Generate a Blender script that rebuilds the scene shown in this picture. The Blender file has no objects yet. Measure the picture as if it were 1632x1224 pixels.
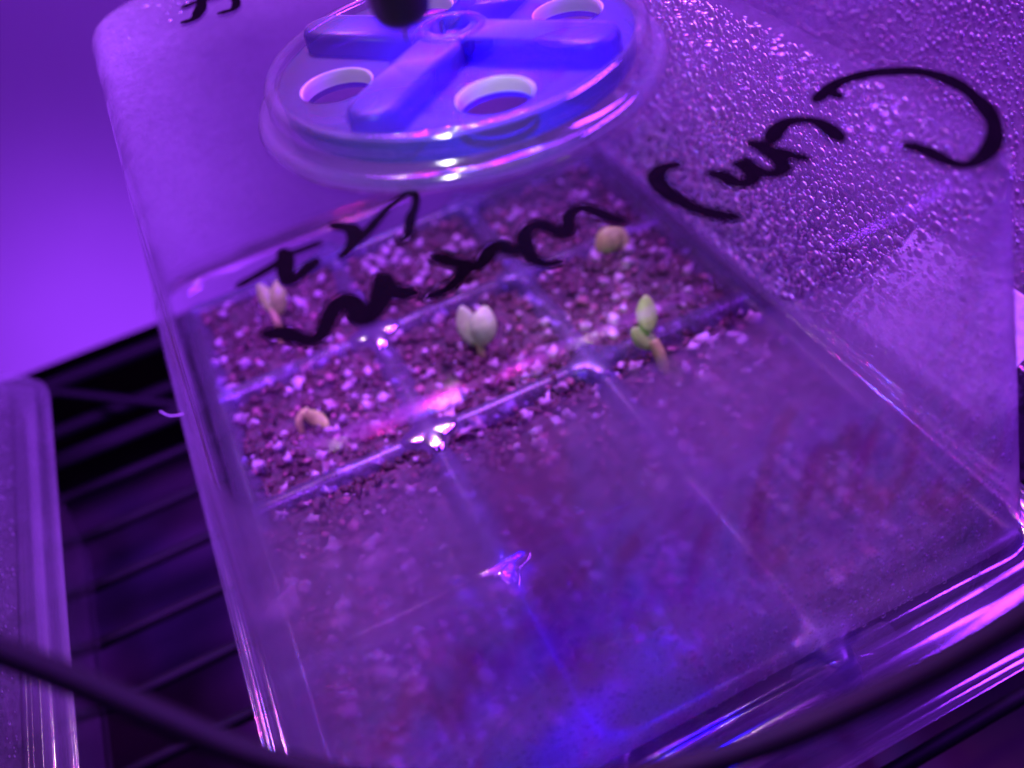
import bpy, bmesh, math, random
import numpy as np
from mathutils import Vector, Matrix, noise
random.seed(7)
rng = np.random.default_rng(11)
SC = bpy.context.scene
COL = SC.collection

# ------------------------------------------------------------------ camera
W, D, H = 0.16, 0.2215, 0.095            # dome footprint and height (metres)
CAM = Vector((0.0337, -0.0693, 0.1724))
R = Matrix(((0.8984, -0.4079, -0.1629), (0.3942, 0.5854, 0.7085), (-0.1936, -0.7007, 0.6867)))
FPX = 1434.0
cd = bpy.data.cameras.new('camera')
cam = bpy.data.objects.new('camera', cd)
COL.objects.link(cam)
SC.camera = cam
m = R.transposed().normalized().to_4x4()
m.translation = CAM
cam.matrix_world = m
cd.sensor_width = 36
cd.lens = 36 * FPX / 1632
cd.clip_start = 0.01
cd.clip_end = 50
cd.dof.use_dof = True
cd.dof.focus_distance = 0.192
cd.dof.aperture_fstop = 6.8
cd.dof.aperture_blades = 6

# ------------------------------------------------------------------ light
world = bpy.data.worlds.new('World')
SC.world = world
world.use_nodes = True
world.node_tree.nodes['Background'].inputs[0].default_value = (0.30, 0.03, 1.0, 1)
world.node_tree.nodes['Background'].inputs[1].default_value = 0.02

def area(name, loc, target, size, color, power, sizey=None, spread=180):
    l = bpy.data.lights.new(name, 'AREA')
    l.shape = 'RECTANGLE' if sizey else 'DISK'
    l.size = size
    if sizey:
        l.size_y = sizey
    l.color = color
    l.energy = power
    l.spread = math.radians(spread)
    o = bpy.data.objects.new(name, l)
    COL.objects.link(o)
    o.location = loc
    o.rotation_euler = (Vector(target) - Vector(loc)).to_track_quat('-Z', 'Y').to_euler()
    return o

LAMP = Vector((0.158, 0.52, 0.845))
# the grow lamp: a soft pink-violet board with blue, red and white diodes
area('grow_lamp_board', (.12, .21, .42), (.09, -.05, 0), 0.28, (0.44, 0.036, 1.0), 0.95, 0.12, 100)
area('right_fill_bar', (0.42, 0.04, 0.45), (0.19, 0.12, 0.03), 0.34, (0.26, 0.03, 1.0), 3.3, 0.05, 100)  # added violet fill, brightens the right wall, its droplets and the next dome
NODE = Vector((.0552, .051, .004))
area('grow_diode_blue', LAMP, NODE, 0.030, (0.05, 0.07, 1.0), 0.80, None, 30)
for dx, dy in ((-.09, 0), (.09, 0), (0, -.09), (0, .07)):
    area('grow_diode_red', LAMP + Vector((dx, dy, 0)), NODE, 0.022, (1.0, 0.02, 0.30), .085, None, 30)
for dx, dy in ((-.18, 0), (.18, 0), (0, -.18), (.05, .13)):
    area('grow_diode_white', LAMP + Vector((dx, dy, 0)), NODE, 0.014, (1.0, 0.78, 0.54), 0.032, None, 30)
def spot(name, loc, target, size, color, power, blend=1.0, soft=.012):
    sp = bpy.data.lights.new(name, 'SPOT')
    sp.color = color; sp.energy = power; sp.spot_size = math.radians(size); sp.spot_blend = blend; sp.shadow_soft_size = soft
    o = bpy.data.objects.new(name, sp); COL.objects.link(o)
    o.location = loc
    o.rotation_euler = (Vector(target) - o.location).to_track_quat('-Z', 'Y').to_euler()
spot('vent_blue_fill', (0.17, 0.27, 0.34), (.087, .090, .105), 11.0, (0.02, 0.0, 1.0), 130.0)  # added blue fill spot, gives the dial its blue glow
spot('vent_front_fill', (-0.06, -0.10, 0.34), (.082, .092, .10), 14, (0.92, 0.90, 1.0), 1.7, .6, .026)  # added white fill from the viewer's side, brightens the vent hole walls
spot('rim_glint_spot', (-0.05, -0.10, 0.34), (.068, .058, .10), 6, (1.0, 0.94, 0.85), 9.0, .8, .022)  # added narrow spot that puts a highlight on the near rim
spot('soil_fill_spot', (0.36, 0.09, 0.38), (.085, .115, 0), 15, (1.0, 0.16, 0.52), 3.8, 1.0, .02)  # added pink fill to brighten the soil bed
spot('backdrop_fill_spot', (-0.03, 0.0, 0.42), (-.06, .305, -.30), 32, (0.31, 0.042, 1.0), 66.0, 1.0, .03)  # added violet spot, makes the backdrop brighter towards its foot
spot('backdrop_fill_spot', (0.16, 0.10, 0.46), (.12, .305, -.10), 26, (0.31, 0.042, 1.0), 2.5, 1.0, .03)  # second added spot, lifts the backdrop behind the dome

vs = SC.view_settings
vs.view_transform = 'Standard'
vs.look = 'None'
vs.gamma = 1
vs.exposure = -0.74
SC.cycles.use_denoising = True
SC.cycles.use_adaptive_sampling = True
SC.cycles.adaptive_threshold = 0.02
SC.cycles.max_bounces = 9
SC.cycles.transparent_max_bounces = 26
SC.cycles.transmission_bounces = 6
SC.cycles.caustics_reflective = False
SC.cycles.caustics_refractive = False
SC.cycles.sample_clamp_indirect = 2.0

# ------------------------------------------------------------------ helpers
def at(px, z):
    """world point on the horizontal plane z below a photograph pixel"""
    d = Vector(((px[0] - 816) / FPX, -(px[1] - 612) / FPX, -1))
    d = R.transposed() @ d
    return CAM + d * ((z - CAM.z) / d.z)

def atd(px, dist):
    d = R.transposed() @ Vector(((px[0] - 816) / FPX, -(px[1] - 612) / FPX, -1))
    return CAM + d.normalized() * dist

def nodes(name):
    mt = bpy.data.materials.new(name)
    mt.use_nodes = True
    nt = mt.node_tree
    nt.nodes.clear()
    out = nt.nodes.new('ShaderNodeOutputMaterial')
    return mt, nt, out

def N(nt, typ, **kw):
    n = nt.nodes.new(typ)
    for k, v in kw.items():
        if k in ('operation', 'feature', 'data_type', 'attribute_name', 'noise_dimensions', 'blend_type', 'distribution'):
            setattr(n, k, v)
        else:
            n.inputs[int(k[1:]) if k[0] == 'i' and k[1:].isdigit() else k].default_value = v
    return n

def math_(nt, op, a, b=None):
    n = nt.nodes.new('ShaderNodeMath')
    n.operation = op
    for i, v in enumerate((a, b)):
        if v is None:
            continue
        if isinstance(v, (int, float)):
            n.inputs[i].default_value = v
        else:
            nt.links.new(v, n.inputs[i])
    return n.outputs[0]

def plastic(name, fog=0.1, rough=0.06, fogcol=(.82, .82, .86), attr=None, cells=900.0, cellamt=0.0, streak=False, gloss=0.06, tint=(.95, .94, .96), broken=False):
    """thin clear sheet: see-through, glossy at grazing angles, with a condensation haze"""
    mt, nt, out = nodes(name)
    L = nt.links.new
    tr = N(nt, 'ShaderNodeBsdfTransparent'); tr.inputs[0].default_value = (*tint, 1)
    gl = N(nt, 'ShaderNodeBsdfGlossy'); gl.inputs['Roughness'].default_value = rough
    df = N(nt, 'ShaderNodeBsdfDiffuse'); df.inputs[0].default_value = (*fogcol, 1)
    tl = N(nt, 'ShaderNodeBsdfTranslucent'); tl.inputs[0].default_value = (*fogcol, 1)
    hz = N(nt, 'ShaderNodeMixShader'); hz.inputs[0].default_value = 0.24
    L(df.outputs[0], hz.inputs[1]); L(tl.outputs[0], hz.inputs[2])
    tc = N(nt, 'ShaderNodeTexCoord')
    ns = N(nt, 'ShaderNodeTexNoise'); ns.inputs['Scale'].default_value = 28; ns.inputs['Detail'].default_value = 5
    if streak:
        mp = N(nt, 'ShaderNodeMapping'); mp.inputs['Scale'].default_value = (1.0, 1.0, .16)
        L(tc.outputs['Object'], mp.inputs[0]); L(mp.outputs[0], ns.inputs['Vector'])
    else:
        L(tc.outputs['Object'], ns.inputs['Vector'])
    fac = math_(nt, 'MULTIPLY', math_(nt, 'MULTIPLY_ADD' if False else 'ADD', math_(nt, 'MULTIPLY', ns.outputs['Fac'], 1.1), .45), fog)
    if attr:
        at_ = N(nt, 'ShaderNodeAttribute', attribute_name=attr)
        fac = math_(nt, 'MULTIPLY', math_(nt, 'ADD', math_(nt, 'MULTIPLY', ns.outputs['Fac'], 1.1), .45), at_.outputs['Fac'])
    nrm = None
    if cellamt > 0:
        vo = N(nt, 'ShaderNodeTexVoronoi'); vo.inputs['Scale'].default_value = cells
        L(tc.outputs['Object'], vo.inputs['Vector'])
        v2 = N(nt, 'ShaderNodeTexVoronoi'); v2.inputs['Scale'].default_value = cells * .38
        L(tc.outputs['Object'], v2.inputs['Vector'])
        pat = math_(nt, 'ADD', math_(nt, 'MULTIPLY', vo.outputs['Distance'], 1.0), math_(nt, 'MULTIPLY', v2.outputs['Distance'], .8))
        fac = math_(nt, 'MULTIPLY', fac, math_(nt, 'ADD', math_(nt, 'MULTIPLY', pat, cellamt), 1 - cellamt * .62))
        bp_ = N(nt, 'ShaderNodeBump'); bp_.inputs['Strength'].default_value = .04
        if attr:
            L(math_(nt, 'MULTIPLY', at_.outputs['Fac'], 1.3), bp_.inputs['Strength'])
        bp_.inputs['Distance'].default_value = .0004
        L(pat, bp_.inputs['Height'])
        L(bp_.outputs[0], gl.inputs['Normal'])
    cl = N(nt, 'ShaderNodeClamp'); L(fac, cl.inputs[0])
    m1 = N(nt, 'ShaderNodeMixShader')
    L(cl.outputs[0], m1.inputs[0]); L(tr.outputs[0], m1.inputs[1]); L(hz.outputs[0], m1.inputs[2])
    if attr:
        rf = N(nt, 'ShaderNodeBsdfRefraction'); rf.inputs['Roughness'].default_value = .42; rf.inputs['IOR'].default_value = 1.04
        rf.inputs[0].default_value = (.93, .91, .95, 1)
        a2 = N(nt, 'ShaderNodeAttribute', attribute_name='blur')
        mb = N(nt, 'ShaderNodeMixShader')
        L(a2.outputs['Fac'], mb.inputs[0]); L(tr.outputs[0], mb.inputs[1]); L(rf.outputs[0], mb.inputs[2])
        L(mb.outputs[0], m1.inputs[1])
    lw = N(nt, 'ShaderNodeLayerWeight'); lw.inputs[0].default_value = .5
    fr = math_(nt, 'ADD', math_(nt, 'MULTIPLY', math_(nt, 'POWER', lw.outputs['Facing'], 4.5), .75), gloss)
    if broken:
        nb = N(nt, 'ShaderNodeTexNoise'); nb.inputs['Scale'].default_value = 55; nb.inputs['Detail'].default_value = 4
        L(tc.outputs['Object'], nb.inputs['Vector'])
        cb = N(nt, 'ShaderNodeMapRange'); cb.inputs[1].default_value = .42; cb.inputs[2].default_value = .60; cb.inputs[3].default_value = .25; cb.inputs[4].default_value = 1.25
        L(nb.outputs['Fac'], cb.inputs[0])
        fr = math_(nt, 'MULTIPLY', fr, cb.outputs[0])
    m2 = N(nt, 'ShaderNodeMixShader')
    L(fr, m2.inputs[0]); L(m1.outputs[0], m2.inputs[1]); L(gl.outputs[0], m2.inputs[2])
    L(m2.outputs[0], out.inputs[0])
    return mt

def solid(name, col, rough=.5, spec=.5, var=0.0, scale=200, metallic=0, col2=None, bump=0, trans=0):
    mt, nt, out = nodes(name)
    L = nt.links.new
    b = N(nt, 'ShaderNodeBsdfPrincipled')
    b.inputs['Roughness'].default_value = rough
    b.inputs['Metallic'].default_value = metallic
    b.inputs['Specular IOR Level'].default_value = spec
    b.inputs['Base Color'].default_value = (*col, 1)
    if trans:
        b.inputs['Subsurface Weight'].default_value = trans
        b.inputs['Subsurface Radius'].default_value = (.002, .002, .001)
    if var or col2:
        tc = N(nt, 'ShaderNodeTexCoord')
        ns = N(nt, 'ShaderNodeTexNoise'); ns.inputs['Scale'].default_value = scale; ns.inputs['Detail'].default_value = 8
        L(tc.outputs['Object'], ns.inputs['Vector'])
        rp = N(nt, 'ShaderNodeValToRGB')
        c2 = col2 or tuple(max(0, c * (1 - var)) for c in col)
        rp.color_ramp.elements[0].position = .35; rp.color_ramp.elements[1].position = .65
        rp.color_ramp.elements[0].color = (*c2, 1); rp.color_ramp.elements[1].color = (*col, 1)
        L(ns.outputs['Fac'], rp.inputs[0]); L(rp.outputs[0], b.inputs['Base Color'])
        if bump:
            bp_ = N(nt, 'ShaderNodeBump'); bp_.inputs['Strength'].default_value = bump; bp_.inputs['Distance'].default_value = .001
            L(ns.outputs['Fac'], bp_.inputs['Height']); L(bp_.outputs[0], b.inputs['Normal'])
    L(b.outputs[0], out.inputs[0])
    return mt

def link(name, me, mat=None, parent=None, smooth=True, **props):
    o = bpy.data.objects.new(name, me)
    COL.objects.link(o)
    if mat is not None:
        for mm in (mat if isinstance(mat, (list, tuple)) else [mat]):
            me.materials.append(mm)
    if smooth and len(me.polygons):
        me.polygons.foreach_set('use_smooth', [True] * len(me.polygons))
    o.parent = parent
    for k, v in props.items():
        o[k] = v
    return o

def from_bm(bm, name):
    me = bpy.data.meshes.new(name)
    bm.to_mesh(me)
    bm.free()
    return me

def empty(name, loc=(0, 0, 0), **props):
    o = bpy.data.objects.new(name, None)
    COL.objects.link(o)
    o.location = loc
    for k, v in props.items():
        o[k] = v
    return o

def raw(name, V, F):
    me = bpy.data.meshes.new(name)
    me.from_pydata([tuple(v) for v in V], [], [tuple(f) for f in F])
    me.update()
    return me

def tube(name, pts, r, seg=10, closed=False, cap=True):
    pts = [Vector(p) for p in pts]
    n = len(pts)
    rs = r if isinstance(r, (list, tuple)) else [r] * n
    V, F = [], []
    up = None
    for i, p in enumerate(pts):
        a = pts[max(0, i - 1)] if not closed else pts[i - 1]
        b = pts[min(n - 1, i + 1)] if not closed else pts[(i + 1) % n]
        t = (b - a).normalized()
        if up is None:
            up = Vector((0, 0, 1)) if abs(t.z) < .9 else Vector((1, 0, 0))
        s = t.cross(up).normalized()
        up = s.cross(t).normalized()
        for k in range(seg):
            an = 2 * math.pi * k / seg
            V.append(p + (s * math.cos(an) + up * math.sin(an)) * rs[i])
    for i in range(n if closed else n - 1):
        j = (i + 1) % n
        for k in range(seg):
            l = (k + 1) % seg
            F.append((i * seg + k, i * seg + l, j * seg + l, j * seg + k))
    if cap and not closed:
        F.append(tuple(range(seg - 1, -1, -1)))
        F.append(tuple((n - 1) * seg + k for k in range(seg)))
    return raw(name, V, F)

def spline(pts, per=8):
    pts = [Vector(p) for p in pts]
    out = []
    for i in range(len(pts) - 1):
        p0 = pts[max(0, i - 1)]; p1 = pts[i]; p2 = pts[i + 1]; p3 = pts[min(len(pts) - 1, i + 2)]
        for k in range(per):
            t = k / per
            out.append(.5 * ((2 * p1) + (p2 - p0) * t + (2 * p0 - 5 * p1 + 4 * p2 - p3) * t * t + (3 * p1 - p0 - 3 * p2 + p3) * t ** 3))
    out.append(pts[-1])
    return out

def rrect(x0, x1, y0, y1, r, z, n=10):
    P = []
    for cx, cy, a0 in ((x1 - r, y0 + r, -90), (x1 - r, y1 - r, 0), (x0 + r, y1 - r, 90), (x0 + r, y0 + r, 180)):
        for k in range(n + 1):
            a = math.radians(a0 + 90 * k / n)
            P.append(Vector((cx + r * math.cos(a), cy + r * math.sin(a), z)))
    # points along the straight sides keep the sheet well divided
    out = []
    for i, p in enumerate(P):
        q = P[(i + 1) % len(P)]
        out.append(p)
        if (i + 1) % (n + 1) == 0:
            for k in range(1, 24):
                out.append(p.lerp(q, k / 24))
    return out

def loft(loops, capfirst=False, caplast=False):
    V, F = [], []
    n = len(loops[0])
    for l in loops:
        V += l
    for i in range(len(loops) - 1):
        for k in range(n):
            j = (k + 1) % n
            F.append((i * n + k, i * n + j, (i + 1) * n + j, (i + 1) * n + k))
    if capfirst:
        F.append(tuple(range(n - 1, -1, -1)))
    if caplast:
        c = sum((v for v in loops[-1]), Vector()) / n
        V.append(c)
        b = (len(loops) - 1) * n
        for k in range(n):
            F.append((b + k, b + (k + 1) % n, len(V) - 1))
    return V, F

def scatter(name, tmpl_v, tmpl_f, pos, mats):
    """many small copies of template shapes joined into one mesh (numpy)"""
    tv = np.array(tmpl_v); tf = np.array(tmpl_f)
    n = len(pos)
    V = np.einsum('nij,kj->nki', mats, tv) + np.asarray(pos)[:, None, :]
    F = tf[None] + (np.arange(n) * len(tv))[:, None, None]
    V = V.reshape(-1, 3); F = F.reshape(-1, tf.shape[1])
    me = bpy.data.meshes.new(name)
    me.vertices.add(len(V)); me.vertices.foreach_set('co', V.ravel())
    me.loops.add(F.size); me.loops.foreach_set('vertex_index', F.ravel().astype(np.int32))
    me.polygons.add(len(F))
    me.polygons.foreach_set('loop_start', np.arange(0, F.size, tf.shape[1]).astype(np.int32))
    me.polygons.foreach_set('loop_total', np.full(len(F), tf.shape[1], np.int32))
    me.update(calc_edges=True)
    return me

def ico(sub):
    bm = bmesh.new()
    bmesh.ops.create_icosphere(bm, subdivisions=sub, radius=1)
    v = [tuple(x.co) for x in bm.verts]
    f = [tuple(w.index for w in x.verts) for x in bm.faces]
    bm.free()
    return v, f

# ------------------------------------------------------------------ materials
M_dome = plastic('dome_plastic', attr='fog', cells=1300, cellamt=.7, rough=.09, gloss=.02, broken=True)
M_flange = plastic('flange_plastic', fog=.06, rough=.14, gloss=.11, broken=True)
M_tray = plastic('tray_plastic', fog=.07, rough=.12, gloss=.14)
M_cell = plastic('cell_plastic', fog=.08, rough=.30, gloss=.045, tint=(.62, .58, .86), broken=True)
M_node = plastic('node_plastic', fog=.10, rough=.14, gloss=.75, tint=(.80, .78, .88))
M_vent = plastic('vent_plastic', fog=.034, rough=.34, gloss=.02, tint=(.30, .21, .58))  # dark blue tint paints the lamp's blue glow into the clear plastic
M_grip = plastic('grip_plastic', fog=.034, rough=.34, gloss=.02, tint=(.50, .39, .76))  # same blue glow put into the tint, paler
M_ring = plastic('vent_ring_plastic', fog=.09, rough=.10, gloss=.16)
M_hole = solid('vent_lip_glint', (.85, .85, .85), rough=.3)  # white stands in for lamp glints on the clear hole walls
M_marker = solid('black_marker_ink', (.006, .004, .006), rough=1, spec=.0, var=.4, scale=900)
M_soil = solid('damp_peat', (.11, .045, .055), rough=.6, spec=.5, col2=(.022, .010, .012), scale=420, bump=.8)
M_crumb = solid('peat_crumbs', (.13, .05, .06), rough=.6, spec=.4, col2=(.025, .012, .010), scale=300)
M_perlite = solid('perlite', (.72, .64, .66), rough=.8, col2=(.22, .13, .15), scale=260, bump=.5)
M_verm = solid('vermiculite', (.42, .18, .20), rough=.5, var=.4, scale=400)
M_wall = solid('backdrop_white', (.72, .70, .72), rough=.7, var=.12, scale=6)
M_wire = solid('shelf_wire_black', (.006, .005, .007), rough=.6, spec=.15)
M_floor = solid('dark_lower_shelf', (.15, .085, .10), rough=.8, col2=(.04, .03, .06), scale=7)
M_cable = solid('black_rubber_cable', (.010, .009, .010), rough=.6, spec=.25)
M_black = solid('black_probe_plastic', (.012, .012, .014), rough=.35)
M_steel = solid('steel_pin', (.5, .5, .5), rough=.25, metallic=1)
M_seed = solid('seed_coat_tan', (.55, 1.0, .12), rough=.5, var=.3, scale=600, trans=.1)
M_coty = solid('pale_cotyledon', (.36, .85, .10), rough=.4, var=.25, scale=500, trans=.2)
M_cotyw = solid('white_green_cotyledon', (.46, .95, .24), rough=.4, var=.2, scale=500, trans=.2)
M_stem = solid('seedling_stem', (.55, .80, .14), rough=.45, var=.2, scale=500, trans=.2)
M_card = plastic('translucent_white_card', fog=1.4, rough=.5, gloss=.02)
M_fibre = solid('pale_fibre', (.8, .8, .8), rough=.5)

mt, nt, out = nodes('water_drop')
b = N(nt, 'ShaderNodeBsdfPrincipled')
b.inputs['Transmission Weight'].default_value = 1
b.inputs['IOR'].default_value = 1.33
b.inputs['Roughness'].default_value = .03
tr = N(nt, 'ShaderNodeBsdfTransparent')
mx = N(nt, 'ShaderNodeMixShader'); mx.inputs[0].default_value = .12
gd = N(nt, 'ShaderNodeBsdfGlossy'); gd.inputs['Roughness'].default_value = .36
mg = N(nt, 'ShaderNodeMixShader'); mg.inputs[0].default_value = .50
nt.links.new(b.outputs[0], mx.inputs[1]); nt.links.new(tr.outputs[0], mx.inputs[2])
nt.links.new(mx.outputs[0], mg.inputs[1]); nt.links.new(gd.outputs[0], mg.inputs[2]); nt.links.new(mg.outputs[0], out.inputs[0])
M_drop = mt
mt, nt, out = nodes('bead_on_misted_front')
tr = N(nt, 'ShaderNodeBsdfTransparent'); gd = N(nt, 'ShaderNodeBsdfGlossy'); gd.inputs['Roughness'].default_value = .34
lw = N(nt, 'ShaderNodeLayerWeight'); lw.inputs[0].default_value = .5
mx = N(nt, 'ShaderNodeMixShader')
nt.links.new(math_(nt, 'ADD', math_(nt, 'MULTIPLY', lw.outputs['Facing'], .55), .10), mx.inputs[0])
tb = N(nt, 'ShaderNodeBsdfTranslucent'); tb.inputs[0].default_value = (.9, .9, .9, 1)
mb2 = N(nt, 'ShaderNodeMixShader'); mb2.inputs[0].default_value = .55
nt.links.new(gd.outputs[0], mb2.inputs[1]); nt.links.new(tb.outputs[0], mb2.inputs[2])
nt.links.new(tr.outputs[0], mx.inputs[1]); nt.links.new(mb2.outputs[0], mx.inputs[2]); nt.links.new(mx.outputs[0], out.inputs[0])
M_bead = mt

# ------------------------------------------------------------------ setting
def wall():
    V = [(-1.2, .305, -.066), (1.2, .305, -.066), (1.2, .305, .25), (-1.2, .305, .25), (-1.2, .315, -.066), (1.2, .315, -.066), (1.2, .315, .25), (-1.2, .315, .25)]
    F = [(0, 1, 2, 3), (5, 4, 7, 6), (4, 0, 3, 7), (1, 5, 6, 2), (3, 2, 6, 7), (4, 5, 1, 0)]
    link('wall', raw('wall', V, F), M_wall, smooth=False, kind='structure')
wall()
link('floor', raw('floor', [(-1.5, -1.2, -.26), (1.5, -1.2, -.26), (1.5, 1.2, -.26), (-1.5, 1.2, -.26)], [(0, 1, 2, 3)]), M_floor, smooth=False, kind='structure')

# wire shelf: deck wires run along x every 24.5 mm
SHZ = -.065
shelf = empty('wire_shelf', (0, .28, SHZ), label='black wire shelf the clear seed trays stand on', category='shelf')
def spart(name, me, mat=M_wire):
    o = link(name, me, mat, shelf)
    o.matrix_parent_inverse = Matrix.Translation((0, -.28, -SHZ))
    return o
wire = tube('deck_wire', [(-.62, 0, 0), (-.2, 0, 0), (.2, 0, 0), (.62, 0, 0)], .0021, 8)
for k in range(17):
    y = .213 - .0245 * k
    o = spart('deck_wire', wire if k == 0 else wire)
    o.location = (0, y, SHZ)
for y, z, r in ((.284, SHZ + .002, .0032), (.238, SHZ - .001, .0026), (.281, SHZ - .02, .0030), (.231, SHZ + .002, .0022)):
    spart('rail', tube('rail', [(-.62, y, z), (0, y, z), (.62, y, z)], r, 10))
zz = []
for k in range(26):
    zz.append((-.62 + .05 * k, .281 if k % 2 else .240, SHZ + (.001 if k % 2 else -.001)))
spart('zigzag_wire', tube('zigzag_wire', zz, .0022, 8))
for x in (-.30, -.10, .185, .42):
    spart('cross_bar', tube('cross_bar', [(x, .285, SHZ - .0055), (x, -.2, SHZ - .0055)], .0032, 10))

# ------------------------------------------------------------------ tray + dome (built once, copied for the neighbours)
INS = dict(l=.0155, r=.0155, f=.0071, b=.0090)
def loopat(t, z, r, extra=0.0, n=10):
    fx = extra * (.7 if extra > 0 else 1); ff = extra * (1.75 if extra > 0 else 1)
    """rounded rectangle, t=0 at the base, 1 at the top of the drafted wall"""
    return rrect(INS['l'] * t - fx, W - INS['r'] * t + fx, INS['f'] * t - ff, D - INS['b'] * t + extra, r, z, n)

def dome_mesh():
    loops = [loopat(0, -.0010, .016, .0085), loopat(0, .0005, .016, .0085), loopat(0, .0012, .0155, .0075),
             loopat(0, .0004, .0145, .0060), loopat(0, .0003, .014, .0040), loopat(0, .0018, .0135, .0030), loopat(0, .0019, .013, .0016),
             loopat(0, .0006, .0125, .0006), loopat(0, .003, .012, 0)]
    for k in range(1, 11):
        t = k / 10
        loops.append(loopat(t * .95, .003 + t * (H - .0065 - .003), .012 + .008 * t))
    for k in range(1, 8):
        a = math.pi / 2 * k / 7
        loops.append(loopat(.95 + .05 * math.sin(a), H - .0065 + .0065 * math.sin(a), .020 - .002 * (1 - math.cos(a)), -.0048 * (1 - math.cos(a))))
    nwall = len(loops)
    # flat top in shrinking rings
    last = loops[-1]
    c = Vector((W / 2, D / 2, H))
    for s in (.92, .8, .65, .5, .35, .2):
        loops.append([Vector((c.x + (p.x - c.x) * s, c.y + (p.y - c.y) * s, H)) for p in last])
    V, F = loft(loops, caplast=True)
    me = raw('dome_shell', V, F)
    for p_ in me.polygons:
        if p_.center.z < .0024:
            p_.material_index = 1
    at_ = me.attributes.new('fog', 'FLOAT', 'POINT')
    vals, blur = [], []
    for v in me.vertices:
        x, y, z = v.co
        if z < .002:
            f = .05
        elif z > H - .004:                        # top: clear at the left and middle, misted to the right and back
            f = .008 + .03 * max(0, (x - .10) / .05) + .14 * max(0, (y - .15) / .06) + .10 * max(0, (.045 - x) / .03) * min(1, max(0, (y - .05) / .1))
        else:
            h = z / H
            wf = max(0, 1 - y / .03); wr = max(0, 1 - (W - x) / .03); wl = max(0, 1 - x / .03); wb = max(0, 1 - (D - y) / .03)
            f = (wf * .46 + wr * .22 + wl * .40 + wb * .16) / max(.25, wf + wr + wl + wb)
            f *= .45 + .55 * min(1, h / .22)
            f *= 1 - .75 * max(0, (h - .84) / .16) * (1 if wl < .2 else .2)
        vals.append(f)
        blur.append(0 if z < .002 or z > H - .004 else max(0, 1 - y / .03) * .88 * min(1, z / .02) * (1 - max(0, (z / H - .84) / .16)))
    at_.data.foreach_set('value', vals)
    me.attributes.new('blur', 'FLOAT', 'POINT').data.foreach_set('value', blur)
    return me

def wallpt(side, u, v):
    """point and outward normal on the inner side of a drafted wall, u along it, v up 0..1"""
    t = .95 * v
    z = .003 + v * (H - .0095)
    if side == 'r':
        return (W - INS['r'] * t - .0002, .018 + u * (D - .036), z), (-1, 0, -.1)
    if side == 'f':
        return (.016 + u * (W - .032), INS['f'] * t - .0001, z), (0, 1, -.1)
    if side == 'l':
        return (INS['l'] * t - .0001, .018 + u * (D - .036), z), (1, 0, -.1)
    if side == 't':
        return (.022 + u * (W - .044), .02 + v * (D - .04), H - .0002), (0, 0, -1)

def drops(name, side, n, rmin, rmax, pw=3.0, dens=None, outer=False):
    bm = bmesh.new()
    bmesh.ops.create_icosphere(bm, subdivisions=2, radius=1)
    bmesh.ops.bisect_plane(bm, geom=bm.verts[:] + bm.edges[:] + bm.faces[:], plane_co=(0, 0, 0), plane_no=(0, 0, 1), clear_inner=True)
    bmesh.ops.triangulate(bm, faces=bm.faces[:])
    bm.verts.ensure_lookup_table()
    tv = [tuple(v.co) for v in bm.verts]; tf = [tuple(v.index for v in f.verts) for f in bm.faces]
    bm.free()
    P, Ms = [], []
    grid = {}
    tries = 0
    while len(P) < n and tries < n * 6:
        tries += 1
        u, v = random.random(), random.random()
        if dens and random.random() > dens(u, v):
            continue
        p, nn = wallpt(side, u, v)
        r = rmin + (rmax - rmin) * random.random() ** pw
        p = Vector(p)
        key = (round(p.x / .002), round(p.y / .002), round(p.z / .002))
        bad = False
        for a in (-1, 0, 1):
            for b_ in (-1, 0, 1):
                for c_ in (-1, 0, 1):
                    for q, rq in grid.get((key[0] + a, key[1] + b_, key[2] + c_), ()):
                        if (q - p).length < (r + rq) * .93:
                            bad = True; break
        if bad:
            continue
        grid.setdefault(key, []).append((p, r))
        nv = Vector(nn).normalized()
        if outer:
            nv = -nv
        q = nv.to_track_quat('Z', 'X').to_matrix()
        S = Matrix.Diagonal((r, r * random.uniform(.85, 1.2), r * random.uniform(.45, .7)))
        P.append(tuple(p)); Ms.append(np.array(q @ S))
    return scatter(name, tv, tf, np.array(P), np.array(Ms))

def vent_plate(cx, cy, ro, hr, hd, z0, z1):
    bm = bmesh.new()
    rings = []
    def ring(x, y, r, n):
        return [(x + r * math.cos(2 * math.pi * k / n), y + r * math.sin(2 * math.pi * k / n)) for k in range(n)]
    rings.append(ring(cx, cy, ro, 72))
    for k in range(4):
        a = math.radians(90 * k + HOLE_A)
        rings.append(ring(cx + hd * math.cos(a), cy + hd * math.sin(a), hr, 36))
    for z in (z0, z1):
        vs_all, es = [], []
        for rg in rings:
            vv = [bm.verts.new((x, y, z)) for x, y in rg]
            vs_all.append(vv)
            es += [bm.edges.new((vv[i], vv[(i + 1) % len(vv)])) for i in range(len(vv))]
        bmesh.ops.triangle_fill(bm, use_beauty=True, use_dissolve=False, edges=es)
        if z == z0:
            low = vs_all
    # outer side only; the holes get a lip of their own
    a, c = low[0], vs_all[0]
    for i in range(len(a)):
        j = (i + 1) % len(a)
        bm.faces.new((a[i], a[j], c[j], c[i]))
    bmesh.ops.recalc_face_normals(bm, faces=bm.faces[:])
    return from_bm(bm, 'vent_plate')

def revolve(cx, cy, prof, n=72):
    loops = [[Vector((cx + r * math.cos(2 * math.pi * k / n), cy + r * math.sin(2 * math.pi * k / n), z)) for k in range(n)] for r, z in prof]
    V, F = loft(loops)
    return raw('ring', V, F)

HOLE_A = -4
DC = (.0822, .0925)
HR, HD = .0070, .0235

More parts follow.
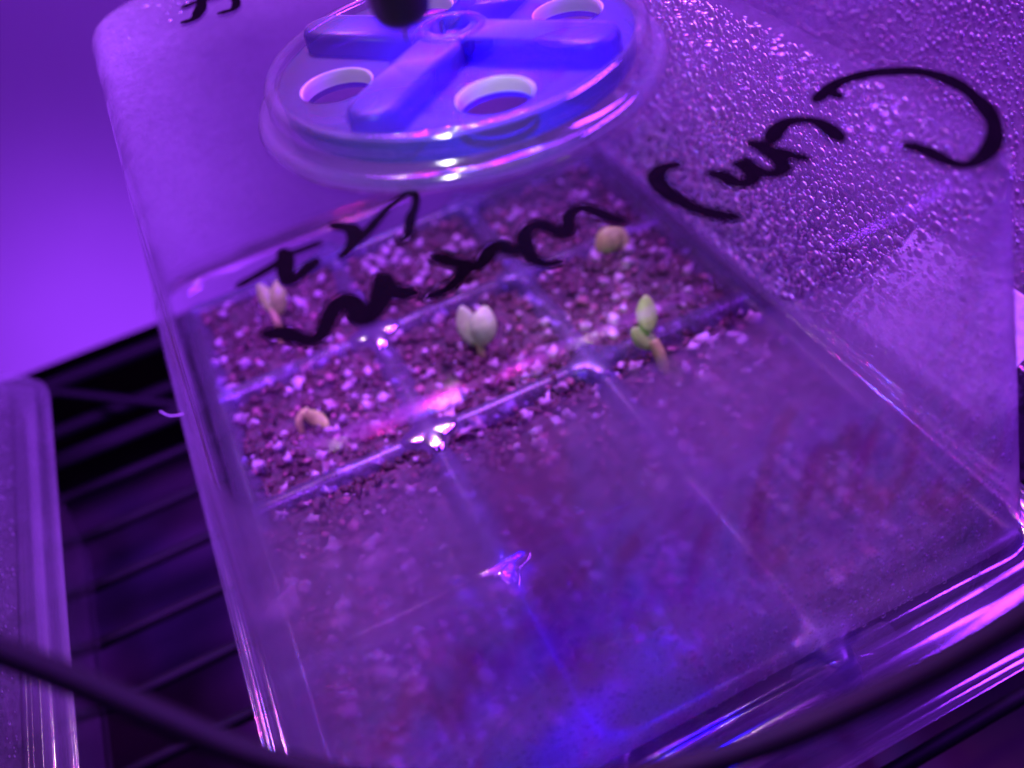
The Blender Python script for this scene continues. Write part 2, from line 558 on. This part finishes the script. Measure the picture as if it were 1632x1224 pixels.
def build_grip(cx, cy, z0, z1):
    """one raised arm of the cross handle: a rounded bar from the hub outwards"""
    out = []
    for k in range(4):
        a = math.radians(90 * k + 45 + HOLE_A)
        loops = []
        for s, z, g in ((1.0, z0, 0), (.97, z0 + (z1 - z0) * .72, 0), (.86, z0 + (z1 - z0) * .94, .0005), (.62, z1, .0014)):
            w = .0054 * s; L0, L1 = .0050, .0335 - g
            pts = []
            for i in range(13):
                t = -math.pi / 2 + math.pi * i / 12
                pts.append((L1 - w + w * math.cos(t), w * math.sin(t)))
            pts += [(L0, w), (L0, -w)]
            loops.append([Vector((cx + p[0] * math.cos(a) - p[1] * math.sin(a), cy + p[0] * math.sin(a) + p[1] * math.cos(a), z)) for p in pts])
        V, F = loft(loops, caplast=True)
        out.append(raw('grip_arm', V, F))
    return out

def make_dome(loc, label, group, rich):
    root = empty('humidity_dome', loc, label=label, category='dome', group=group)
    def part(name, me, mat, par=root, **kw):
        return link(name, me, mat, par, **kw)
    part('dome_shell', DOME_ME, None if DOME_ME.materials else [M_dome, M_flange])
    return root

DOME_ME = dome_mesh()
GRP = 'clear humidity domes on the shelf'
dome = make_dome((0, 0, 0), 'clear plastic humidity dome with black handwriting and a round vent, in the middle', GRP, True)

def dpart(name, me, mat, par=dome, smooth=True, **kw):
    return link(name, me, mat, par, smooth, **kw)

# condensation on the main dome
dr_r = drops('water_drops', 'r', 5600, .00036, .0013, 2.6, lambda u, v: min(1, .35 + 1.1 * v) )
dpart('water_drops', dr_r, M_drop, kind='stuff')
dr_r2 = drops('water_drops', 'r', 750, .0006, .0015, 2.0, lambda u, v: max(1 - .75 * v, 1.4 * (.45 - u)))
dpart('water_drops', dr_r2, M_drop, kind='stuff')
dr_f = drops('water_drops', 'f', 4200, .00014, .0007, 3.2, lambda u, v: max((1 - v) ** 1.5 * (.25 + .75 * u), .9 * max(0, u - .75) / .25, .05), True)
dpart('water_drops', dr_f, M_bead, kind='stuff')
dr_t = drops('water_drops', 't', 900, .0002, .0009, 2.5, lambda u, v: max(0, (u - .82) * 5.5) * .9 + .5 * max(0, (v - .86) * 7))
dpart('water_drops', dr_t, M_drop, kind='stuff')

# vent dial on the dome top
vent = empty('vent_dial', (0, 0, 0))
vent.parent = dome
cx, cy = DC
dpart('base_ring', revolve(cx, cy, [(.0345, H + .0003), (.0395, H + .0003), (.0402, H + .0016), (.0396, H + .0030), (.0385, H + .0034), (.0372, H + .0030), (.0370, H + .0062), (.0368, H + .0080), (.0360, H + .0090), (.0350, H + .0090), (.0342, H + .0080), (.0340, H + .0062)]), M_ring, vent)
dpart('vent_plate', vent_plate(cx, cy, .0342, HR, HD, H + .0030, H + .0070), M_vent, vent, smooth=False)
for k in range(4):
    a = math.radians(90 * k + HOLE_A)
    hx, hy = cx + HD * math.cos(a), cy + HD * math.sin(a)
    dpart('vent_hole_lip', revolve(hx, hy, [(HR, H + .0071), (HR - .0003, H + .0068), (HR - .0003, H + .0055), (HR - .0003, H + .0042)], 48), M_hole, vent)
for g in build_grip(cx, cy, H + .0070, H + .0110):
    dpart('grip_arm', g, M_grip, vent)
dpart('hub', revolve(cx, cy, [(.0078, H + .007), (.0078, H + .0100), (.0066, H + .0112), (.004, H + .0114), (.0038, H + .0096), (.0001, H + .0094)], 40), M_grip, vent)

# handwriting in black marker on the dome top
ZS = [H + .0002]
def stroke(pts, w, per=6):
    P = spline([at(p, H) for p in pts], per)
    n = len(P)
    V, F = [], []
    for i, p in enumerate(P):
        t = (P[min(n - 1, i + 1)] - P[max(0, i - 1)])
        t.z = 0
        t.normalize()
        s = Vector((-t.y, t.x, 0))
        ww = w * (.82 + .25 * noise.noise(p * 160)) * (1 if 0 < i < n - 1 else .55)
        zz_ = ZS[0] + i * 1.5e-6; V += [Vector((p.x, p.y, zz_)) + s * ww, Vector((p.x, p.y, zz_)) - s * ww]
    for i in range(n - 1):
        F.append((2 * i, 2 * i + 1, 2 * i + 3, 2 * i + 2))
    # rounded ends
    for e, sg in ((0, -1), (n - 1, 1)):
        c = Vector((P[e].x, P[e].y, ZS[0] + e * 1.5e-6 + 4e-6))
        t = (P[1] - P[0]) if e == 0 else (P[-1] - P[-2]); t.z = 0; t.normalize()
        s = Vector((-t.y, t.x, 0))
        b0 = len(V)
        ww = w * .6
        V += [c + (t * sg * math.cos(a) + s * math.sin(a)) * ww for a in [math.pi * (k / 8 - .5) for k in range(9)]]
        F.append(tuple(range(b0, b0 + 9)) if sg > 0 else tuple(range(b0 + 8, b0 - 1, -1)))
    ZS[0] += .00003
    return raw('marker_stroke', V, F)

STROKES = [
    ([(1303, 161), (1314, 149), (1340, 132), (1380, 120), (1420, 116), (1460, 116), (1500, 125), (1540, 146), (1570, 175), (1585, 205), (1580, 235), (1560, 258), (1535, 266), (1505, 258), (1475, 243), (1445, 234)], .0016),
    ([(1314, 148), (1326, 150), (1338, 157)], .0011),
    ([(1230, 228), (1236, 212), (1252, 198), (1275, 194), (1300, 196), (1320, 207), (1338, 225)], .0016),
    ([(1136, 278), (1155, 284), (1170, 293), (1190, 295), (1201, 284), (1190, 268), (1176, 258), (1209, 276), (1232, 280), (1248, 272), (1240, 257), (1217, 239), (1200, 231)], .0017),
    ([(1205, 234), (1222, 240), (1248, 246), (1285, 257)], .0014),
    ([(1076, 266), (1056, 271), (1046, 285), (1055, 302), (1078, 320), (1110, 336), (1145, 346), (1172, 350)], .0018),
    ([(892, 421), (868, 424), (848, 414), (839, 396), (837, 377), (855, 362), (881, 368), (899, 379), (907, 368), (907, 348), (925, 335), (947, 340), (969, 350), (991, 357)], .0019),
    ([(840, 402), (815, 402), (796, 394), (782, 403), (771, 421), (756, 430), (741, 425), (719, 421), (697, 412)], .0021),
    ([(745, 427), (733, 447), (710, 467), (684, 477)], .0019),
    ([(660, 472), (631, 470), (617, 462), (611, 444), (610, 466), (604, 493), (589, 513), (574, 508), (565, 488), (552, 481), (540, 488), (528, 508), (516, 535), (501, 547), (481, 545), (457, 537), (430, 535)], .0024),
    ([(383, 459), (410, 444), (442, 425), (457, 412), (476, 405), (510, 392)], .0013),
    ([(452, 405), (458, 417), (457, 437), (463, 453), (477, 446), (496, 429), (503, 421)], .0018),
    ([(533, 362), (545, 366), (560, 368), (567, 378), (565, 390), (555, 405), (548, 413)], .0017),
    ([(548, 412), (577, 385), (604, 354), (628, 329), (653, 312), (664, 318), (663, 335), (656, 352), (653, 378), (640, 389)], .0012),
    ([(294, 15), (308, 9), (322, 4), (345, 0), (362, -7)], .0016),
    ([(318, -18), (323, 0), (321, 16), (315, 30), (306, 36), (296, 39)], .0022),
    ([(366, -18), (376, 0), (378, 10), (373, 19), (353, 25)], .0018),
]
writing = empty('handwriting', (0, 0, 0))
writing.parent = dome
for pts, w in STROKES:
    dpart('marker_stroke', stroke(pts, w * (.88 if pts[0][0] < 1000 else 1.08)), M_marker, writing, smooth=False)
writing['label'] = 'black marker handwriting, upside down to the viewer'

# outer tray under the dome
def tray_mesh():
    loops = [loopat(0, -.0022, .016, .0085), loopat(0, -.0034, .016, .0088), loopat(0, -.0062, .016, .0092), loopat(0, -.0066, .016, .0108), loopat(0, -.0052, .016, .0110), loopat(0, -.0068, .016, .0104), loopat(0, -.0066, .0155, .0080), loopat(0, -.0030, .020, .0070), loopat(0, -.0030, .0135, .0030), loopat(0, -.0040, .0175, .0008), loopat(0, -.008, .017, -.0002)]
    for k in range(1, 7):
        loops.append(loopat(0, -.008 - .054 * k / 6, .017, -.0002 - .008 * k / 6))
    V, F = loft(loops, caplast=True)
    return raw('tray_shell', V, F)
TRAY_ME = tray_mesh()
tray = empty('seed_tray', (0, 0, -.062), label='clear plastic seed tray with twelve cells under the middle dome', category='tray', group='clear seed trays on the shelf')
def inv(o, p):
    o.parent = p
    o.matrix_parent_inverse = Matrix.Translation(-p.location)
    return o
o = inv(link('tray_shell', TRAY_ME, M_tray), tray)
# notch tab on the front rim
tabm = raw('rim_tab', *loft([rrect(.094, .118, -.0078, -.0005, .0015, -.0008, 4), rrect(.0945, .1175, -.0075, -.0008, .0014, .0024, 4)], caplast=True))
inv(link('rim_tab', tabm, M_flange), tray)

# cell insert: rim, dividers and nodes
GX0, GPX, GY0, GPY, GZ = .0058, .0494, .0026, .0487, .0005
ins = empty('cell_insert', (W / 2, D / 2, -.05), label='clear cell insert with cross-shaped dividers holding the soil', category='tray insert')
def bar(p, q, w, h, zt):
    """round-topped divider between two points, open underneath"""
    p, q = Vector(p), Vector(q)
    t = (q - p).normalized(); s = Vector((-t.y, t.x, 0))
    n = 10
    V, F = [], []
    cuts = 28
    for i in range(cuts + 1):
        c = p.lerp(q, i / cuts)
        wob = .0005 * noise.noise(c * 90) + .0003 * noise.noise(c * 310)
        for k in range(n + 1):
            a = math.pi * k / n
            V.append(c + s * (math.cos(a) * w * (1 + .25 * (1 - math.sin(a)))) + Vector((0, 0, zt - h + h * math.sin(a) + wob)))
    for i in range(cuts):
        for k in range(n):
            F.append((i * (n + 1) + k, i * (n + 1) + k + 1, (i + 1) * (n + 1) + k + 1, (i + 1) * (n + 1) + k))
    return raw('cell_divider', V, F)
ZT = GZ + .0022
for i in range(4):
    x = GX0 + GPX * i
    inv(link('cell_divider', bar((x, GY0, 0), (x, GY0 + 4 * GPY, 0), .0034, .0040, ZT), M_cell), ins)
for j in range(5):
    y = GY0 + GPY * j
    inv(link('cell_divider', bar((GX0, y, 0), (GX0 + 3 * GPX, y, 0), .0034, .0040, ZT + .0002), M_cell), ins)
def node_mesh(x, y):
    loops = []
    for s, z in ((1.25, ZT - .0045), (1.0, ZT - .001), (.88, ZT + .0004), (.7, ZT + .0008), (.45, ZT + .0010), (.2, ZT + .0011)):
        pts = []
        for k in range(40):
            a = 2 * math.pi * k / 40
            r = .0075 * s * (1 + .22 * math.cos(4 * a))
            pts.append(Vector((x + r * math.cos(a), y + r * math.sin(a), z)))
        loops.append(pts)
    V, F = loft(loops, caplast=True)
    return raw('divider_node', V, F)
for i in (1, 2):
    for j in range(0, 5):
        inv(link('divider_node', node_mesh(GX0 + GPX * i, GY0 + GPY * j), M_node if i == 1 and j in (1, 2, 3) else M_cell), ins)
inwall = [rrect(GX0, GX0 + 3 * GPX, GY0, GY0 + 4 * GPY, .010, ZT - .0045 - k * .012, 6) for k in range(5)]
V, F = loft(inwall)
inv(link('insert_wall', raw('insert_wall', V, F), M_cell), ins)

# ------------------------------------------------------------------ soil
SZ = GZ
def soil_z(x, y):
    p = Vector((x, y, 0))
    return SZ - .0005 + .0022 * noise.noise(p * 60) + .0014 * noise.noise(p * 190) + .0009 * noise.noise(p * 520)
Vs, Fs = [], []
nx, ny = 150, 210
x0, x1, y0, y1 = GX0 + .0008, GX0 + 3 * GPX - .0008, GY0 + .0105, GY0 + 4 * GPY - .0008
for j in range(ny + 1):
    for i in range(nx + 1):
        x = x0 + (x1 - x0) * i / nx; y = y0 + (y1 - y0) * j / ny
        Vs.append(Vector((x, y, soil_z(x, y))))
for j in range(ny):
    for i in range(nx):
        a = j * (nx + 1) + i
        Fs.append((a, a + 1, a + nx + 2, a + nx + 1))
def side(idx, ox, oy):
    rows = [idx]
    for k in range(1, 6):
        b0 = len(Vs)
        for t, q in enumerate(idx):
            v = Vs[q]
            jit = .0007 * noise.noise(Vector((t * .35, k * 1.7, 3)))
            Vs.append(Vector((v.x + ox * jit, v.y + oy * jit, v.z - .0095 * k)))
        rows.append(list(range(b0, b0 + len(idx))))
    for a, b_ in zip(rows, rows[1:]):
        for t in range(len(idx) - 1):
            Fs.append((a[t], b_[t], b_[t + 1], a[t + 1]))
side(list(range(nx + 1)), 0, 1)
side([j * (nx + 1) for j in range(ny, -1, -1)], 1, 0)
side([j * (nx + 1) + nx for j in range(ny + 1)], 1, 0)
side([ny * (nx + 1) + i for i in range(nx, -1, -1)], 0, 1)
link('potting_soil', raw('potting_soil', Vs, Fs), M_soil, kind='stuff', label='dark damp potting soil filling the tray cells', category='soil')

def lumps(name, n, rmin, rmax, pw, mat, sink, flat, sub=1, jit=.35, label=None, cat=None):
    v, f = ico(sub)
    v = [tuple(Vector(p) * (1 + jit * noise.noise(Vector(p) * 1.7 + Vector((sum(map(ord, name)), 0, 0))))) for p in v]
    P, Ms = [], []
    for _ in range(n):
        x, y = random.uniform(x0, x1), random.uniform(y0, y1)
        r = rmin + (rmax - rmin) * random.random() ** pw
        q = Matrix.Rotation(random.uniform(0, 6.28), 3, 'Z') @ Matrix.Rotation(random.uniform(-.5, .5), 3, 'X') @ Matrix.Rotation(random.uniform(-.5, .5), 3, 'Y')
        S = Matrix.Diagonal((r * random.uniform(.7, 1.4), r * random.uniform(.7, 1.3), r * random.uniform(*flat)))
        P.append((x, y, soil_z(x, y) + r * sink)); Ms.append(np.array(q @ S))
    return link(name, scatter(name, v, f, np.array(P), np.array(Ms)), mat, kind='stuff', label=label, category=cat)
lumps('soil_crumbs', 5200, .0005, .0019, 2.2, M_crumb, .15, (.5, 1.0), 1, .9, 'dark peat crumbs over the potting soil', 'soil')
lumps('perlite_granules', 1600, .0003, .0022, 3.0, M_perlite, .25, (.5, .9), 2, 1.3, 'white perlite granules strewn through the dark soil', 'perlite')
lumps('vermiculite_flakes', 900, .0005, .0017, 2.0, M_verm, .3, (.25, .5), 1, .6, 'reddish brown vermiculite flakes in the soil', 'vermiculite')

# ------------------------------------------------------------------ seedlings
def leaf(name, a, b, w, th, bend=0.0, side_=Vector((1, 0, 0))):
    """a plump cotyledon or seed: pointed-oval cross sections swept from a to b"""
    a, b = Vector(a), Vector(b)
    t = (b - a)
    L = t.length
    tn = t.normalized()
    s = (side_ - tn * side_.dot(tn)).normalized()
    u = tn.cross(s)
    loops = []
    for i in range(13):
        q = i / 12
        ww = w * (math.sin(math.pi * min(1, max(0, q * .96 + .02))) ** .65) * (1 - .18 * (q - .5))
        c = a + t * q + u * bend * math.sin(math.pi * q)
        loops.append([c + s * math.cos(2 * math.pi * k / 18) * ww + u * math.sin(2 * math.pi * k / 18) * ww * th for k in range(18)])
    V, F = loft(loops, capfirst=True, caplast=True)
    return raw(name, V, F)

def toward(px, z):
    return at(px, z)
CR = R.transposed() @ Vector((1, 0, 0))
CU = R.transposed() @ Vector((0, 1, 0))
def seedling(label, base, parts, group='sprouting seedlings'):
    r_ = empty('seedling', base, label=label, category='seedling', group=group)
    for nm, me, mat in parts:
        inv(link(nm, me, mat), r_)
    return r_

def rel(px, ref, dist_off=0.0):
    """point in the plane through ref that faces the viewer"""
    d0 = (ref - CAM)
    k = d0.dot(R.transposed() @ Vector((0, 0, -1)))
    d = R.transposed() @ Vector(((px[0] - 816) / FPX, -(px[1] - 612) / FPX, -1))
    return CAM + d * (k - dist_off)

b1 = at((447, 548), SZ)
seedling('green seedling with two upright leaves in the far left cell, under the handwriting', b1, [
    ('stem', tube('stem', spline([b1 - Vector((0, 0, .002)), rel((444, 520), b1), rel((434, 492), b1)], 5), .0011), M_stem),
    ('cotyledon', leaf('cotyledon', rel((440, 500), b1), rel((411, 452), b1), .0026, .45, .001, CR), M_coty),
    ('cotyledon', leaf('cotyledon', rel((446, 502), b1), rel((443, 446), b1, .002), .0028, .45, -.001, CR), M_coty)])
b2 = at((478, 688), SZ)
seedling('pale seedling bent over in a hook near the left wall', b2, [
    ('stem', tube('stem', spline([b2 - Vector((0, 0, .002)), rel((477, 674), b2), rel((482, 660), b2), rel((492, 654), b2)], 6), .0011, 12), M_stem),
    ('seed_coat', leaf('seed_coat', rel((483, 657), b2, .001), rel((524, 680), b2, .001), .0022, .6, -.0022, CU), M_seed)])
b3 = at((768, 572), SZ)
seedling('whitish seedling with two rounded seed leaves in the middle of the soil', b3, [
    ('stem', tube('stem', spline([b3 - Vector((0, 0, .002)), rel((767, 560), b3), rel((764, 545), b3)], 5), .0011), M_stem),
    ('cotyledon', leaf('cotyledon', rel((757, 550), b3), rel((735, 488), b3), .0034, .5, .001, CR), M_cotyw),
    ('cotyledon', leaf('cotyledon', rel((768, 552), b3, .002), rel((773, 487), b3, .003), .0040, .55, -.001, CR), M_cotyw)])
b4 = at((985, 405), SZ)
seedling('tan seed coat lifted off the soil at the far right', b4, [
    ('stem', tube('stem', spline([b4 - Vector((0, 0, .002)), rel((998, 388), b4), rel((992, 368), b4)], 5), .0011), M_stem),
    ('seed_coat', leaf('seed_coat', rel((951, 400), b4), rel((992, 362), b4), .0040, .6, .0005, CU), M_seed)])
b5 = at((1060, 590), SZ)
seedling('upright green seedling rising past the dome edge, one leaf raised', b5, [
    ('stem', tube('stem', spline([b5 - Vector((0, 0, .002)), rel((1052, 566), b5), rel((1040, 543), b5)], 5), .0017), M_stem),
    ('cotyledon', leaf('cotyledon', rel((1034, 530), b5, .001), rel((1029, 470), b5, .001), .0030, .5, .001, CR), M_coty),
    ('cotyledon', leaf('cotyledon', rel((1045, 553), b5), rel((1007, 524), b5), .0030, .5, .001, CU), M_coty)])

# ------------------------------------------------------------------ neighbours
def neighbour(off, dome_label, tray_label, dropside):
    d = empty('humidity_dome', off, label=dome_label, category='dome', group=GRP)
    link('dome_shell', DOME_ME, None, d)
    for me in dropside:
        link('water_drops', me, None, d, kind='stuff')
    t = empty('seed_tray', (off[0], off[1], -.062), label=tray_label, category='tray', group='clear seed trays on the shelf')
    o = link('tray_shell', TRAY_ME, None, t)
    o.location = (0, 0, .062)
    s = link('potting_soil', SOIL2, None if SOIL2.materials else M_soil, t, kind='stuff')
    s.location = (0, 0, .062)
sv, sf = [], []
for j in range(41):
    for i in range(31):
        x = x0 + (x1 - x0) * i / 30; y = y0 + (y1 - y0) * j / 40
        sv.append((x, y, soil_z(x, y)))
for j in range(40):
    for i in range(30):
        a = j * 31 + i
        sf.append((a, a + 1, a + 32, a + 31))
SOIL2 = raw('potting_soil', sv, sf)
dr_n = drops('water_drops', 't', 5200, .00025, .0008, 2.5, lambda u, v: 1)
dr_n.materials.append(M_drop)
dr_l = drops('water_drops', 'l', 6000, .00035, .0009, 2.2, lambda u, v: .3 + .7 * v, True)
dr_l.materials.append(M_drop)
dr_rn = drops('water_drops', 'r', 1500, .0002, .0006, 2.5, lambda u, v: 1 - .7 * v)
dr_rn.materials.append(M_drop)
neighbour((-.2135, -.022, 0), 'clear humidity dome cut off by the left edge of the picture', 'clear seed tray cut off by the left edge of the picture', [dr_rn])
neighbour((.206, .030, 0), 'wet clear humidity dome behind the upper right edge', 'clear seed tray under the wet dome at the upper right', [dr_n, dr_l])

# white card between the right wall and the next tray
xk, lean = W + .0105, .022
def card_pt(px):
    d = R.transposed() @ Vector(((px[0] - 816) / FPX, -(px[1] - 612) / FPX, -1))
    return CAM + d * ((xk + lean - CAM.x) / d.x)
kc = card_pt((1460, 365))
ck = [(xk, kc.y, .002), (xk, kc.y - .046, .002), (xk + lean, kc.y - .046, kc.z), (xk + lean, kc.y, kc.z)]
V = [Vector(p) for p in ck] + [Vector(p) + Vector((.0009, 0, 0)) for p in ck]
F = [(0, 1, 2, 3), (7, 6, 5, 4), (0, 4, 5, 1), (1, 5, 6, 2), (2, 6, 7, 3), (3, 7, 4, 0)]
link('card', raw('card', V, F), M_card, smooth=False, label='plain white card leaning against the outside of the right wall', category='card')

# ------------------------------------------------------------------ cables and probe
cab = [atd((-260, 960), .122), (atd((-120, 995), .122)), atd((0, 1038), .122), atd((130, 1090), .122), atd((260, 1146), .122), atd((400, 1203), .122), atd((560, 1243), .122), atd((740, 1262), .122), atd((920, 1256), .122),
       atd((1100, 1222), .122), atd((1270, 1165), .122), atd((1420, 1098), .122), atd((1540, 1035), .122), atd((1660, 962), .122), atd((1800, 860), .122), atd((1950, 720), .122)]
link('power_cable', tube('power_cable', spline(cab, 8), .0018, 16), M_cable, label='thick black cable sagging across the front of the tray, out of focus', category='cable')
pc = [at((1120, -60), .02), at((1175, 0), .015), at((1230, 50), .008), at((1275, 100), .002), at((1312, 150), -.004), at((1330, 200), -.02)]

pr = empty('probe', (.066, .112, H + .02), label='black cylindrical probe with thin metal tip hanging over the vent', category='probe')
dp = (rel((637, 40), Vector((.07, .10, H + .016))) - CAM).length
pb = atd((643, 24), .150); pt = pb + Vector((-.004, -.012, .06))
ax = (pt - pb).normalized()
pts = [pb + ax * k for k in (0, .0006, .002, .03, .12, .30)]
pr.location = pb
inv(link('probe_body', tube('probe_body', pts, [.0036, .0042, .0046, .0048, .0048, .0048], 28), M_black), pr)
inv(link('metal_tip', tube('metal_tip', [pb + ax * .001, pb - ax * .0026 - CR * .0004, pb - ax * .0045 - CR * .0006], [.0005, .0005, .0003], 10), M_steel), pr)

# loose pale fibre caught on the left rim
fb = [atd((255, 655), .255), atd((268, 662), .255), atd((282, 662), .255), atd((295, 658), .255)]
link('fibre', tube('fibre', spline(fb, 5), .00012, 6), M_fibre, label='thin pale hair sticking out from the left wall of the dome', category='hair')
